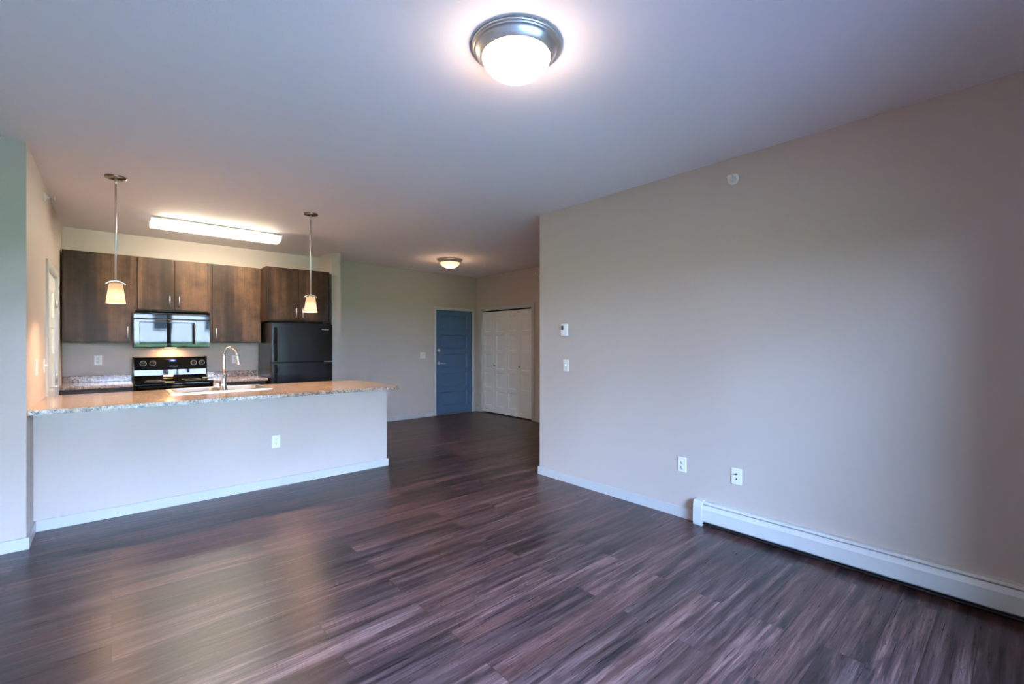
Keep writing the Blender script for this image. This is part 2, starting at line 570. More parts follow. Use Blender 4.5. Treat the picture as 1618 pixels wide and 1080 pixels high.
sw = thing('window_2_added', 'added narrow side window giving extra daylight', 'window', ((SX0_ + SX1_) / 2, WY - 0.06, PZ0), kind='structure')
f = MB().box(SX0_, SX0_ + 0.05, yf0, yf1, PZ0, PZ1).box(SX1_ - 0.05, SX1_, yf0, yf1, PZ0, PZ1).box(SX0_, SX1_, yf0, yf1, PZ1 - 0.05, PZ1).box(SX0_, SX1_, yf0, yf1, PZ0, PZ0 + 0.05)
obj('window_frame', f, M['trim'], sw)
obj('pane', MB().box(SX0_ + 0.05, SX1_ - 0.05, WY - 0.065, WY - 0.06, PZ0 + 0.05, PZ1 - 0.05), M['glass'], sw)

# baseboards
BH, BT = 0.080, 0.014
def bb(name, *boxes):
    m = MB()
    for (x0, x1, y0, y1) in boxes:
        m.box(x0, x1, y0, y1, 0, BH)
    struct(name, m, M['trim'])
bb('baseboard_peninsula', (XL + BT, 2.35 + BT, PY - BT, PY), (2.35, 2.35 + BT, PY, PY + 0.7))
bb('baseboard_corner', (LX, XL, LY - BT, LY), (XL, XL + BT, LY - BT, PY))
bb('baseboard_right', (XR - BT, XR, 1.70, RE + BT), (XR, CX, RE, RE + BT))
bb('baseboard_entry', (2.598, EX0 - 0.045, EY - BT, EY), (2.598, 2.598 + BT, 6.87, EY), (EX1 + 0.045, CX, EY - BT, EY))
bb('baseboard_closet', (CX - BT, CX, RE + BT, CY0 - 0.062), (CX - BT, CX, CY1 + 0.062, EY - BT))
bb('baseboard_left', (LX, LX + BT, WY, LY - BT))
bb('baseboard_window', (LX + BT, PX0 - 0.02, WY, WY + BT), (PX1 + 0.02, XR, WY, WY + BT))

# white moulding under the bar, flared, mitred round the end
m = MB()
path_in = [(XL, PY), (2.35, PY), (2.35, 5.62)]
path_out = [(XL, PY - 0.036), (2.386, PY - 0.036), (2.386, 5.62)]
zb, zt = 0.846, 0.8885
rows = []
for (a, b) in zip(path_in, path_out):
    k = 0.25
    mid = (a[0] + (b[0] - a[0]) * k, a[1] + (b[1] - a[1]) * k)
    rows.append([m.bm.verts.new((a[0], a[1], zb)), m.bm.verts.new((mid[0], mid[1], zb)), m.bm.verts.new((mid[0], mid[1], zb + 0.012)),
                 m.bm.verts.new((b[0], b[1], zt - 0.006)), m.bm.verts.new((b[0], b[1], zt)), m.bm.verts.new((a[0], a[1], zt))])
for r0, r1 in zip(rows[:-1], rows[1:]):
    for i in range(6):
        m.bm.faces.new((r0[i], r0[(i + 1) % 6], r1[(i + 1) % 6], r1[i]))
m.bm.faces.new(rows[0]); m.bm.faces.new(rows[-1][::-1])
struct('trim_1', m, M['trim'], 'white moulding under the breakfast bar top', 'moulding')


def door_leaf(mb, u0, u1, z0, z1, openings, place, t_back, t_front, groove=0.012):
    """panelled leaf. place(u, d, z)->xyz. openings: (ua,ub,za,zb). The face sits at d=t_front, fields are recessed with sloped sides."""
    us = sorted(set([u0, u1] + [x for o_ in openings for x in o_[:2]]))
    zs = sorted(set([z0, z1] + [x for o_ in openings for x in o_[2:]]))
    def quad(pts):
        mb.bm.faces.new([mb.bm.verts.new(place(*p)) for p in pts])
    for i in range(len(us) - 1):
        for j in range(len(zs) - 1):
            ua, ub, za, zb_ = us[i], us[i + 1], zs[j], zs[j + 1]
            hit = None
            for o_ in openings:
                if o_[0] <= ua + 1e-6 and ub <= o_[1] + 1e-6 and o_[2] <= za + 1e-6 and zb_ <= o_[3] + 1e-6:
                    hit = o_
            if hit is None:
                quad([(ua, t_front, za), (ub, t_front, za), (ub, t_front, zb_), (ua, t_front, zb_)])
    g = groove
    dep = t_front + (t_back - t_front) * 0.28
    for (ua, ub, za, zb_) in openings:
        A = [(ua, za), (ub, za), (ub, zb_), (ua, zb_)]
        B = [(ua + g, za + g), (ub - g, za + g), (ub - g, zb_ - g), (ua + g, zb_ - g)]
        for k in range(4):
            k2 = (k + 1) % 4
            quad([(A[k][0], t_front, A[k][1]), (A[k2][0], t_front, A[k2][1]), (B[k2][0], dep, B[k2][1]), (B[k][0], dep, B[k][1])])
        quad([(B[0][0], dep, B[0][1]), (B[1][0], dep, B[1][1]), (B[2][0], dep, B[2][1]), (B[3][0], dep, B[3][1])])
    E_ = [(u0, z0), (u1, z0), (u1, z1), (u0, z1)]
    for k in range(4):
        k2 = (k + 1) % 4
        quad([(E_[k][0], t_front, E_[k][1]), (E_[k2][0], t_front, E_[k2][1]), (E_[k2][0], t_back, E_[k2][1]), (E_[k][0], t_back, E_[k][1])])
    quad([(u0, t_back, z0), (u1, t_back, z0), (u1, t_back, z1), (u0, t_back, z1)])
    bmesh.ops.remove_doubles(mb.bm, verts=mb.bm.verts, dist=1e-5)


# ---- entry door (blue, five wide panels)
d1 = thing('door_1', 'blue five-panel entry door in a pale frame', 'door', ((EX0 + EX1) / 2, EY, 0), kind='structure')
fr = MB()
fw = 0.05
fr.box(EX0 - 0.035, EX0 + 0.015, EY - 0.018, EY + 0.095, 0, EZ + 0.035, 0.003, 1)
fr.box(EX1 - 0.015, EX1 + 0.035, EY - 0.018, EY + 0.095, 0, EZ + 0.035, 0.003, 1)
fr.box(EX0 + 0.015, EX1 - 0.015, EY - 0.018, EY + 0.095, EZ - 0.015, EZ + 0.035, 0.003, 1)
tag(obj('door_frame', fr, M['greymetal'], d1), 'pale grey metal frame')
ex0, ex1 = EX0 + 0.018, EX1 - 0.018
ph = (EZ - 0.03 - 0.14 - 0.12 - 4 * 0.105) / 5
ops = []
zc = 0.17
for k in range(5):
    ops.append((ex0 + 0.125, ex1 - 0.125, zc, zc + ph)); zc += ph + 0.105
lf = MB()
door_leaf(lf, ex0, ex1, 0.014, EZ - 0.018, ops, lambda u, d, z: (u, d, z), EY + 0.055, EY + 0.010, 0.016)
tag(obj('door_leaf', lf, M['blue'], d1), 'deep blue painted leaf')
obj('threshold', MB().box(EX0 + 0.016, EX1 - 0.016, EY - 0.01, EY + 0.06, 0, 0.012), M['steel'], d1)
hd = MB().lathe([(0, -0.014), (0.026, -0.012), (0.030, 0.0)], (ex0 + 0.065, EY + 0.010, 1.005), 'y', 24)
hd.tube([(ex0 + 0.065, EY, 1.005), (ex0 + 0.065, EY - 0.055, 1.005), (ex0 + 0.075, EY - 0.062, 1.005), (ex0 + 0.18, EY - 0.060, 1.003)], [0.010, 0.010, 0.010, 0.007], 10)
obj('lever_handle', hd, M['nickel'], d1)
db = MB().lathe([(0, -0.030), (0.020, -0.028), (0.034, -0.010), (0.036, 0.0)], (ex0 + 0.065, EY + 0.010, 1.255), 'y', 24)
db.box(ex0 + 0.061, ex0 + 0.069, EY - 0.040, EY - 0.018, 1.238, 1.272, 0.002)
obj('deadbolt', db, M['nickel'], d1)
for z in (0.22, 1.03, 1.80):
    obj('hinge', MB().tube([(ex1 + 0.006, EY + 0.004, z - 0.05), (ex1 + 0.006, EY + 0.004, z + 0.05)], 0.008, 8), M['greymetal'], d1)

# ---- closet bifold doors
d2 = thing('door_2', 'white panelled bifold closet doors', 'closet doors', (CX, (CY0 + CY1) / 2, 0), kind='structure')
cs = MB()
cs.box(CX - 0.016, CX + 0.10, CY0 - 0.062, CY0 + 0.008, 0, CZ + 0.062, 0.003, 1)
cs.box(CX - 0.016, CX + 0.10, CY1 - 0.008, CY1 + 0.062, 0, CZ + 0.062, 0.003, 1)
cs.box(CX - 0.016, CX + 0.10, CY0 + 0.008, CY1 - 0.008, CZ - 0.008, CZ + 0.062, 0.003, 1)
obj('door_casing', cs, M['trim'], d2)
obj('top_gap_shade', MB().box(CX + 0.02, CX + 0.06, CY0 + 0.008, CY1 - 0.008, CZ - 0.026, CZ - 0.008), M['dark'], d2)  # dark strip painted as the shade in the gap above the leaves
lw = (CY1 - CY0 - 0.022) / 4
for k in range(4):
    y0 = CY0 + 0.011 + k * lw + 0.0015
    y1 = y0 + lw - 0.003
    ops = []
    hz0, hz1 = 0.022, CZ - 0.034
    p = (hz1 - hz0 - 0.13 - 0.10 - 4 * 0.075) / 5
    z = hz0 + 0.13
    for j in range(5):
        ops.append((y0 + 0.075, y1 - 0.075, z, z + p)); z += p + 0.075
    lf = MB()
    door_leaf(lf, y0, y1, hz0, hz1, ops, lambda u, d, z: (d, u, z), CX + 0.055, CX + 0.020, 0.010)
    obj('bifold_leaf', lf, M['doorwhite'], d2)
for yk in (CY0 + 0.011 + lw - 0.045, CY0 + 0.011 + 3 * lw - 0.045):
    obj('knob', MB().lathe([(0.006, 0.02), (0.007, 0.0), (0.015, -0.008), (0.016, -0.018), (0.010, -0.026), (0, -0.027)], (CX, yk, 0.955), 'x', 20), M['darknickel'], d2)

# ---- kitchen side door
d3 = thing('door_3', 'white panelled door in the kitchen side wall', 'door', (XL, (DY0 + DY1) / 2, 0), kind='structure')
cs = MB()
cs.box(XL - 0.10, XL + 0.016, DY0 - 0.062, DY0 + 0.008, 0, DZ + 0.062, 0.003, 1)
cs.box(XL - 0.10, XL + 0.016, DY1 - 0.008, DY1 + 0.062, 0, DZ + 0.062, 0.003, 1)
cs.box(XL - 0.10, XL + 0.016, DY0 + 0.008, DY1 - 0.008, DZ - 0.008, DZ + 0.062, 0.003, 1)
obj('door_casing', cs, M['trim'], d3)
ops = []
z = 0.20
for j in range(5):
    for (a, b) in ((DY0 + 0.12, (DY0 + DY1) / 2 - 0.05), ((DY0 + DY1) / 2 + 0.05, DY1 - 0.12)):
        ops.append((a, b, z, z + 0.26))
    z += 0.36
lf = MB()
door_leaf(lf, DY0 + 0.010, DY1 - 0.010, 0.012, DZ - 0.012, ops, lambda u, d, z: (d, u, z), XL - 0.055, XL - 0.010, 0.012)
obj('door_leaf', lf, M['doorwhite'], d3)
hd = MB().lathe([(0, 0.014), (0.026, 0.012), (0.030, 0.0)], (XL - 0.010, DY0 + 0.08, 0.99), 'x', 24)
hd.tube([(XL, DY0 + 0.08, 0.99), (XL + 0.052, DY0 + 0.08, 0.99), (XL + 0.060, DY0 + 0.09, 0.99), (XL + 0.058, DY0 + 0.20, 0.985)], [0.010, 0.010, 0.010, 0.007], 10)
obj('lever_handle', hd, M['nickel'], d3)
for z in (0.25, 1.03, 1.80):
    obj('hinge', MB().tube([(XL + 0.004, DY1 - 0.012, z - 0.045), (XL + 0.004, DY1 - 0.012, z + 0.045)], 0.007, 8), M['nickel'], d3)

# ================================================================ outdoors (seen in the appliance reflections, lights the room)
lawn = MB().prism([(-6.0, -0.10), (-12.0, 0.0), (-22.0, 0.75), (-30.0, 1.55), (-70.0, 1.7), (-70.0, -0.5), (-6.0, -0.5)], -60, 60, 'x')
struct('lawn_ground', lawn, M['lawn'], 'green lawn outside', 'lawn')
struct('patio_ground_added', MB().box(-6, 9, -6.0, WY - TH, -0.30, -0.08), M['concrete'], 'added concrete slab that greys the light off the ground', 'patio')  # unseen slab added to keep green lawn bounce off the ceiling
hs = thing('apartment_building', 'pale sided apartment building across the lawn', 'building', (2, -32, 1.5))
obj('wall', MB().box(-22, 26, -42, -32, 1.5, 8.0), M['siding'], hs)
obj('roof', MB().prism([(-43, 8.0), (-31.2, 8.0), (-37, 10.6)], -22.8, 26.8, 'x'), M['shingle'], hs)
for kx in range(9):
    for kz in range(2):
        x = -19 + kx * 5.2
        z = 2.5 + kz * 2.9
        wf = obj('window', MB().box(x, x + 1.9, -32.06, -31.9, z, z + 1.4), M['trim'], hs)
        obj('pane', MB().box(x + 0.1, x + 1.8, -31.91, -31.88, z + 0.1, z + 1.3), M['farglass'], wf)

# ================================================================ kitchen cabinets
def pull(parent, x, y, z, L=0.135, vertical=True):
    """slim bar pull standing off the door front at y"""
    m = MB()
    m.tube([(x, y - 0.028, z - L / 2), (x, y - 0.028, z + L / 2)], 0.0055, 10)
    for s_ in (-1, 1):
        m.tube([(x, y, z + s_ * (L / 2 - 0.02)), (x, y - 0.028, z + s_ * (L / 2 - 0.02))], 0.0045, 8)
    return obj('handle', m, M['nickel'], parent)


def wall_cabinet(label, x0, x1, z0, z1, yf, doors, yb=KY):
    """doors: (xa, xb, handle_x)"""
    t_ = thing('wall_cabinet', label, 'kitchen cabinet', ((x0 + x1) / 2, yb, z0), group='dark wall cabinets')
    obj('body', MB().box(x0, x1, yf + 0.021, yb, z0, z1), M['wood'], t_)
    for xa, xb, hx in doors:
        d_ = obj('door', MB().box(xa, xb, yf, yf + 0.019, z0 + 0.018, z1 - 0.012, 0.0025, 1), M['wood'], t_)
        pull(d_, hx, yf, z0 + 0.125)
    return t_


UF = 7.08
wall_cabinet('wide single-door dark wall cabinet in the corner by the white door', -0.413, 0.215, 1.393, 2.434, UF, [(-0.398, 0.180, 0.145)])
wall_cabinet('short two-door dark wall cabinet directly above the microwave', 0.215, 0.972, 1.783, 2.434, UF, [(0.238, 0.590, 0.545), (0.597, 0.948, 0.642)])
wall_cabinet('single-door dark wall cabinet between the microwave and the refrigerator cabinet', 0.972, 1.570, 1.393, 2.434, UF, [(0.996, 1.552, 1.035)])
wall_cabinet('deep two-door dark cabinet directly above the black refrigerator', 1.572, 2.412, 1.690, 2.434, 6.80, [(1.590, 1.985, 1.945), (1.992, 2.384, 2.032)])

# ---- base cabinets along the back wall
def base_cabinet(label, x0, x1, y0, y1, doors):
    t_ = thing('base_cabinet', label, 'kitchen cabinet', ((x0 + x1) / 2, y1, 0))
    obj('body', MB().box(x0, x1, y0 + 0.02, y1 - 0.002, 0.10, ZC - 0.038).box(x0, x1, y0 + 0.09, y1 - 0.002, 0, 0.10), M['wood'], t_)
    for xa, xb in doors:
        obj('drawer', MB().box(xa, xb, y0, y0 + 0.019, 0.70, ZC - 0.065, 0.0025, 1), M['woodedge'], t_)
        d_ = obj('door', MB().box(xa, xb, y0, y0 + 0.019, 0.12, 0.685, 0.0025, 1), M['wood'], t_)
        pull(d_, xb - 0.04, y0, 0.58)
    return t_
base_cabinet('dark base cabinet under the granite counter in the corner by the white door', -0.42, 0.188, 6.79, KY, [(-0.40, -0.115), (-0.108, 0.17)])
base_cabinet('dark base cabinet under the granite counter between range and refrigerator', 0.972, 1.560, 6.79, KY, [(0.99, 1.263), (1.27, 1.545)])

def back_counter(label, x0, x1):
    t_ = thing('countertop', label, 'countertop', ((x0 + x1) / 2, KY, ZC - 0.038))
    obj('slab', MB().box(x0, x1, 6.765, KY, ZC - 0.038, ZC, 0.010, 3), M['granite'], t_)
    obj('backsplash', MB().box(x0, x1, KY - 0.02, KY, ZC, ZC + 0.078, 0.003, 1), M['granite'], t_)
back_counter('speckled back counter in the corner between white door and range', -0.428, 0.192)
back_counter('speckled back counter between range and refrigerator', 0.966, 1.585)

# ---- peninsula base cabinet (kitchen side)
pb = thing('base_cabinet', 'dark base cabinet under the breakfast bar on its kitchen side', 'kitchen cabinet', (0.95, 5.3, 0))
m = MB().box(XL + 0.005, 2.345, PY + 0.118, PY + 0.135, 0, 0.888).box(XL + 0.005, XL + 0.025, PY + 0.135, 5.60, 0, 0.888).box(2.325, 2.345, PY + 0.135, 5.60, 0, 0.888)
m.box(XL + 0.025, 2.325, PY + 0.135, 5.60, 0.09, 0.11).box(XL + 0.025, 2.325, 5.52, 5.54, 0, 0.09)
m.box(XL + 0.025, 2.325, 5.58, 5.60, 0.84, 0.888)
obj('body', m, M['wood'], pb)
for k in range(5):
    xa = XL + 0.03 + k * 0.548
    d_ = obj('door', MB().box(xa, xa + 0.54, 5.601, 5.62, 0.11, 0.875, 0.0025, 1), M['wood'], pb)
    mm = MB().tube([(xa + 0.49, 5.648, 0.70), (xa + 0.49, 5.648, 0.83)], 0.0055, 10)
    mm.tube([(xa + 0.49, 5.62, 0.72), (xa + 0.49, 5.648, 0.72)], 0.0045, 8).tube([(xa + 0.49, 5.62, 0.81), (xa + 0.49, 5.648, 0.81)], 0.0045, 8)
    obj('handle', mm, M['nickel'], d_)

# ---- breakfast bar top with a cut-out for the sink
SX0, SX1, SY0, SY1 = 0.405, 1.235, 5.105, 5.675
BF, BB, BR = 4.515, 5.725, 2.368
zb_, zt_ = 0.889, ZC
def rounded_right(x0, x1, y0, y1, r0, r1, n=8):
    pts = [(x0, y0)]
    pts += [(x1 - r0 + r0 * math.sin(PI / 2 * k / n), y0 + r0 - r0 * math.cos(PI / 2 * k / n)) for k in range(n + 1)]
    pts += [(x1 - r1 + r1 * math.cos(PI / 2 * k / n), y1 - r1 + r1 * math.sin(PI / 2 * k / n)) for k in range(n + 1)]
    pts.append((x0, y1))
    return pts
hx0, hx1, hy0, hy1 = SX0 + 0.012, SX1 - 0.012, SY0 + 0.012, SY1 - 0.012
outer = [(XL + 0.001, BF)] + rounded_right(hx1, BR, BF, BB, 0.05, 0.16)[1:-1] + [(XL + 0.001, BB)]
m = MB()
bm = m.bm
vt = [bm.verts.new((x, y, zt_)) for x, y in outer]
ht = [bm.verts.new((x, y, zt_)) for x, y in ((hx0, hy0), (hx1, hy0), (hx1, hy1), (hx0, hy1))]
n_o = len(outer)
# split the ring into two simple polygons: front half and back half
i_last_front = 1 + 8                                   # end of first rounded corner (right edge, front)
front = [vt[0]] + vt[1:i_last_front + 1] + [ht[1], ht[0]]
back = vt[i_last_front:] + [vt[0], ht[0], ht[3], ht[2], ht[1]]
ftop = [bm.faces.new(front), bm.faces.new(back)]
ex = bmesh.ops.extrude_face_region(bm, geom=ftop)
bmesh.ops.translate(bm, verts=[v for v in ex['geom'] if isinstance(v, bmesh.types.BMVert)], vec=(0, 0, zb_ - zt_))
bmesh.ops.triangulate(bm, faces=[f_ for f_ in bm.faces if len(f_.verts) > 4])
bar = obj('bar_countertop', m, M['granite'])
tag(bar, 'long speckled breakfast bar top on the half wall, holding the sink', 'countertop')
bv = bar.modifiers.new('edge', 'BEVEL'); bv.width = 0.007; bv.segments = 3; bv.limit_method = 'ANGLE'; bv.angle_limit = math.radians(60)

# ---- sink
sk = thing('kitchen_sink', 'stainless steel double-bowl drop-in sink in the bar top', 'sink', ((SX0 + SX1) / 2, (SY0 + SY1) / 2, ZC))
def basin(m, x0, x1, y0, y1, z_top, depth, r=0.05, n=6):
    def ring(off, z):
        rr = max(r - off * 0.3, 0.02)
        out = []
        for cx, cy_, a0 in ((x1 - off - rr, y1 - off - rr, 0), (x0 + off + rr, y1 - off - rr, PI / 2), (x0 + off + rr, y0 + off + rr, PI), (x1 - off - rr, y0 + off + rr, 3 * PI / 2)):
            for k in range(n + 1):
                a = a0 + PI / 2 * k / n
                out.append(m.bm.verts.new((cx + rr * math.cos(a), cy_ + rr * math.sin(a), z)))
        return out
    R = [ring(0, z_top), ring(0.004, z_top - 0.008), ring(0.010, z_top - depth + 0.03), ring(0.035, z_top - depth)]
    L = len(R[0])
    for a, b in zip(R[:-1], R[1:]):
        for k in range(L):
            f_ = m.bm.faces.new((a[k], a[(k + 1) % L], b[(k + 1) % L], b[k])); f_.smooth = True
    m.bm.faces.new(R[-1])
    return R[0]
zr = ZC + 0.006
bowls = [(SX0 + 0.035, 0.800), (0.840, SX1 - 0.035)]
by0, by1 = SY0 + 0.135, SY1 - 0.035
m = MB()
# rim: flat frame made of strips between outer edge and the bowls
for x0, x1, y0, y1 in ((SX0, SX1, SY0, by0), (SX0, SX1, by1, SY1), (SX0, bowls[0][0], by0, by1), (bowls[0][1], bowls[1][0], by0, by1), (bowls[1][1], SX1, by0, by1)):
    m.box(x0, x1, y0, y1, ZC + 0.0005, zr)
# raised bead round the edge
bead = [(SX0 + 0.008, SY0 + 0.008, zr), (SX1 - 0.008, SY0 + 0.008, zr), (SX1 - 0.008, SY1 - 0.008, zr), (SX0 + 0.008, SY1 - 0.008, zr), (SX0 + 0.008, SY0 + 0.008, zr)]
m.tube(bead, 0.004, 8)
obj('rim', m, M['steel'], sk)
for x0, x1 in bowls:
    m = MB()
    basin(m, x0 - 0.002, x1 + 0.002, by0 - 0.002, by1 + 0.002, zr - 0.001, 0.19)
    b_ = obj('bowl', m, M['steel'], sk)
    cx_, cy_ = (x0 + x1) / 2, (by0 + by1) / 2
    obj('drain', MB().lathe([(0, 0.004), (0.030, 0.003), (0.042, 0.001), (0.044, 0.0)], (cx_, cy_, zr - 0.1905), 'z', 24), M['chrome'], b_)

# ---- faucet
FX, FY = 0.822, 5.175
fz = zr
fa = thing('faucet', 'tall chrome gooseneck pull-down faucet standing on the sink', 'faucet', (FX, FY, fz))
obj('base', MB().lathe([(0, 0.0), (0.033, 0.0), (0.033, 0.006), (0.026, 0.020), (0.0235, 0.05), (0.022, 0.10), (0.0205, 0.145), (0.0165, 0.150), (0, 0.150)], (FX, FY, fz), 'z', 28), M['chrome'], fa)
dirv = Vector((0.86, 0.50, 0)).normalized()
rr = 0.070
zc = 1.272
pts = [Vector((FX, FY, fz + 0.14)), Vector((FX, FY, 1.15)), Vector((FX, FY, zc))]
ctr = Vector((FX, FY, zc)) + dirv * rr
for k in range(1, 15):
    a = PI - (PI * 0.96) * k / 14
    pts.append(ctr + dirv * (rr * math.cos(a)) + Vector((0, 0, rr * math.sin(a))))
end = pts[-1]
tdir = (pts[-1] - pts[-2]).normalized()
obj('spout', MB().tube(pts + [end + tdir * 0.02], 0.0125, 16), M['chrome'], fa)
obj('collar', MB().lathe([(0.0125, 0), (0.016, 0.003), (0.016, 0.022), (0.0125, 0.025)], (FX, FY, zc - 0.012), 'z', 20), M['chrome'], fa)
sp = [end + tdir * q for q in (0.012, 0.022, 0.06, 0.10, 0.108)]
obj('spray_head', MB().tube(sp, [0.0135, 0.0165, 0.0175, 0.0235, 0.0215], 20), M['chrome'], fa)
hub = MB().tube([(FX - 0.018, FY, fz + 0.055), (FX - 0.085, FY + 0.010, fz + 0.055)], [0.0155, 0.0145], 16)
lev = obj('lever', hub, M['chrome'], fa)
obj('lever_rod', MB().tube([(FX - 0.078, FY + 0.010, fz + 0.06), (FX - 0.083, FY + 0.010, fz + 0.12), (FX - 0.092, FY + 0.012, fz + 0.175)], [0.005, 0.0042, 0.0038], 10), M['chrome'], lev)

# ================================================================ appliances
# ---- microwave over the range
MX0, MX1, MZ0, MZ1 = 0.199, 0.956, 1.333, 1.757
mw = thing('microwave', 'black over-the-range microwave mounted under the short cabinet', 'microwave', ((MX0 + MX1) / 2, KY, MZ0))
obj('body', MB().box(MX0, MX1, 7.045, KY, MZ0, MZ1, 0.004, 1), M['blackmatte'], mw)
# vent band on top, gently bowed
def bowed(m, x0, x1, z0, z1, yb, y_edge, bow, n=18, lean=0.0, r=0.006):
    """front that bows out towards -Y, with rounded top and bottom edges"""
    xc, hw = (MX0 + MX1) / 2, (MX1 - MX0) / 2
    zs = [z0, z0 + r * 0.3, z0 + r, (z0 + z1) / 2, z1 - r, z1 - r * 0.3, z1]
    ins = [r, r * 0.3, 0, 0, 0, r * 0.3, r]
    grid = []
    for i in range(n + 1):
        x = x0 + (x1 - x0) * i / n
        q = y_edge - bow * (1 - ((x - xc) / hw) ** 2)
        grid.append([m.bm.verts.new((x, q + ins[j] + lean * (zs[j] - z0), zs[j])) for j in range(7)] + [m.bm.verts.new((x, yb, z1)), m.bm.verts.new((x, yb, z0))])
    for a, b in zip(grid[:-1], grid[1:]):
        for j in range(9):
            f_ = m.bm.faces.new((a[j], b[j], b[(j + 1) % 9], a[(j + 1) % 9])); f_.smooth = j < 6 and (bow > 0.01 or j not in (2, 3))
    m.bm.faces.new(grid[0]); m.bm.faces.new(grid[-1][::-1])
    return m
m = bowed(MB(), MX0, MX1, MZ1 - 0.072, MZ1 - 0.002, 7.046, 7.008, 0.003, lean=-0.008)
vg = obj('vent_band', m, M['black'], mw)
m = MB()
for k in range(3):
    m.box(MX0 + 0.05, MX1 - 0.05, 7.030, 7.046, MZ1 - 0.001 + 0.0005 * 0, MZ1 + 0.001)
obj('vent_slot', m, M['slot'], mw)
xd = 0.812
dr = obj('door', bowed(MB(), MX0 + 0.002, xd, MZ0 + 0.006, MZ1 - 0.076, 7.046, 7.006, 0.003), M['black'], mw)
xh = 0.775
m = MB()
for a_, b_, c_, d_ in ((MX0 + 0.052, xh - 0.004, MZ0 + 0.044, MZ0 + 0.050), (MX0 + 0.052, xh - 0.004, MZ1 - 0.116, MZ1 - 0.110), (MX0 + 0.052, MX0 + 0.058, MZ0 + 0.044, MZ1 - 0.110), (xh - 0.010, xh - 0.004, MZ0 + 0.044, MZ1 - 0.110)):
    m.box(a_, b_, 7.0022, 7.012, c_, d_)
obj('window_gasket', m, M['blackmatte'], dr)
m = bowed(MB(), MX0 + 0.060, xh - 0.012, MZ0 + 0.052, MZ1 - 0.118, 7.03, 7.0030, 0.003, r=0.003)
obj('door_glass', m, M['blackglass'], dr)
m = MB().tube([(xh + 0.012, 6.985, MZ0 + 0.045), (xh + 0.012, 6.962, MZ0 + 0.075), (xh + 0.012, 6.955, (MZ0 + MZ1) / 2 - 0.03), (xh + 0.012, 6.962, MZ1 - 0.145), (xh + 0.012, 7.000, MZ1 - 0.115)], 0.010, 12)
m.tube([(xh + 0.012, 7.006, MZ0 + 0.045), (xh + 0.012, 6.985, MZ0 + 0.045)], 0.010, 12)
obj('door_handle', m, M['blackmatte'], dr)
cp = obj('control_panel', bowed(MB(), xd + 0.003, MX1 - 0.002, MZ0 + 0.006, MZ1 - 0.076, 7.046, 7.006, 0.003), M['black'], mw)
m = bowed(MB(), xd + 0.028, MX1 - 0.022, MZ0 + 0.04, MZ1 - 0.10, 7.03, 7.0030, 0.003, n=6, r=0.002)
obj('keypad', m, M['blackglass'], cp)
hl = bpy.data.lights.new('hood_lamp', 'AREA')
hl.shape = 'RECTANGLE'; hl.size = 0.10; hl.size_y = 0.05
hl.energy = HOOD_W; hl.color = (1.0, 0.55, 0.22)
obj('hood_lens', MB().box(0.51, 0.63, 7.24, 7.32, MZ0 - 0.004, MZ0 + 0.002), M['bulb'], mw)
hlo = bpy.data.objects.new('hood_lamp', hl); C.objects.link(hlo); hlo.parent = mw
hlo.location = Vector((0.57, 7.28, MZ0 - 0.008)) - mw.location

# ---- range
GX0, GX1 = 0.199, 0.958
rg = thing('kitchen_range', 'black electric range with a knobbed control panel under the microwave', 'range', ((GX0 + GX1) / 2, KY, 0))
obj('body', MB().box(GX0, GX1, 6.80, KY - 0.02, 0.05, 0.905).box(GX0 + 0.03, GX1 - 0.03, 6.86, KY - 0.05, 0, 0.05), M['black'], rg)
m = MB().box(GX0 - 0.002, GX1 + 0.002, 6.735, KY - 0.06, 0.907, 0.930, 0.006, 3)
ct = obj('cooktop', m, M['blackglass'], rg)
for bx, by, r_ in ((0.39, 6.91, 0.10), (0.77, 6.91, 0.085), (0.39, 7.10, 0.075), (0.77, 7.10, 0.10)):
    m = MB()
    m.lathe([(r_ - 0.003, 0.0002), (r_, 0.0002), (r_, 0.0008), (r_ - 0.003, 0.0008)], (bx, by, 0.930), 'z', 40, closed=True)
    obj('burner_ring', m, M['greyprint'], ct)
dr = obj('oven_door', MB().box(GX0 + 0.004, GX1 - 0.004, 6.755, 6.798, 0.27, 0.900, 0.006, 2), M['black'], rg)
obj('oven_window', MB().box(GX0 + 0.13, GX1 - 0.13, 6.752, 6.757, 0.42, 0.74, 0.001, 1), M['blackglass'], dr)
m = MB().tube([(GX0 + 0.03, 6.705, 0.872), (GX1 - 0.03, 6.705, 0.872)], 0.013, 14)
for x in (GX0 + 0.06, GX1 - 0.06):
    m.tube([(x, 6.757, 0.872), (x, 6.705, 0.872)], 0.010, 10)
obj('door_handle', m, M['black'], dr)
obj('storage_drawer', MB().box(GX0 + 0.004, GX1 - 0.004, 6.757, 6.798, 0.06, 0.262, 0.005, 2), M['black'], rg)
# backguard: flat leaning control face over a curved glossy skirt
prof = [(KY - 0.015, 0.925), (7.185, 0.931), (7.195, 0.945), (7.232, 0.966), (7.2535, 0.985), (7.258, 1.052), (7.262, 1.062),
        (7.292, 1.196), (7.298, 1.207), (7.310, 1.212), (KY - 0.015, 1.212)]
bg = obj('backguard', MB().prism(prof, GX0 + 0.006, GX1 - 0.006, 'x'), M['black'], rg)
def on_face(z):      # y of the leaning control face at height z
    return 7.262 + (z - 1.062) * (0.030 / 0.134)
for x0, x1 in ((GX0 - 0.002, GX0 + 0.010), (GX1 - 0.010, GX1 + 0.002)):
    m = MB().prism([(KY - 0.01, 0.925), (7.19, 0.931), (7.245, 1.0), (7.253, 1.06), (7.286, 1.20), (7.30, 1.217), (KY - 0.01, 1.217)], x0, x1, 'x')
    obj('end_cap', m, M['blackmatte'], bg)
lean = Matrix.Rotation(-math.atan2(0.030, 0.134), 4, 'X')
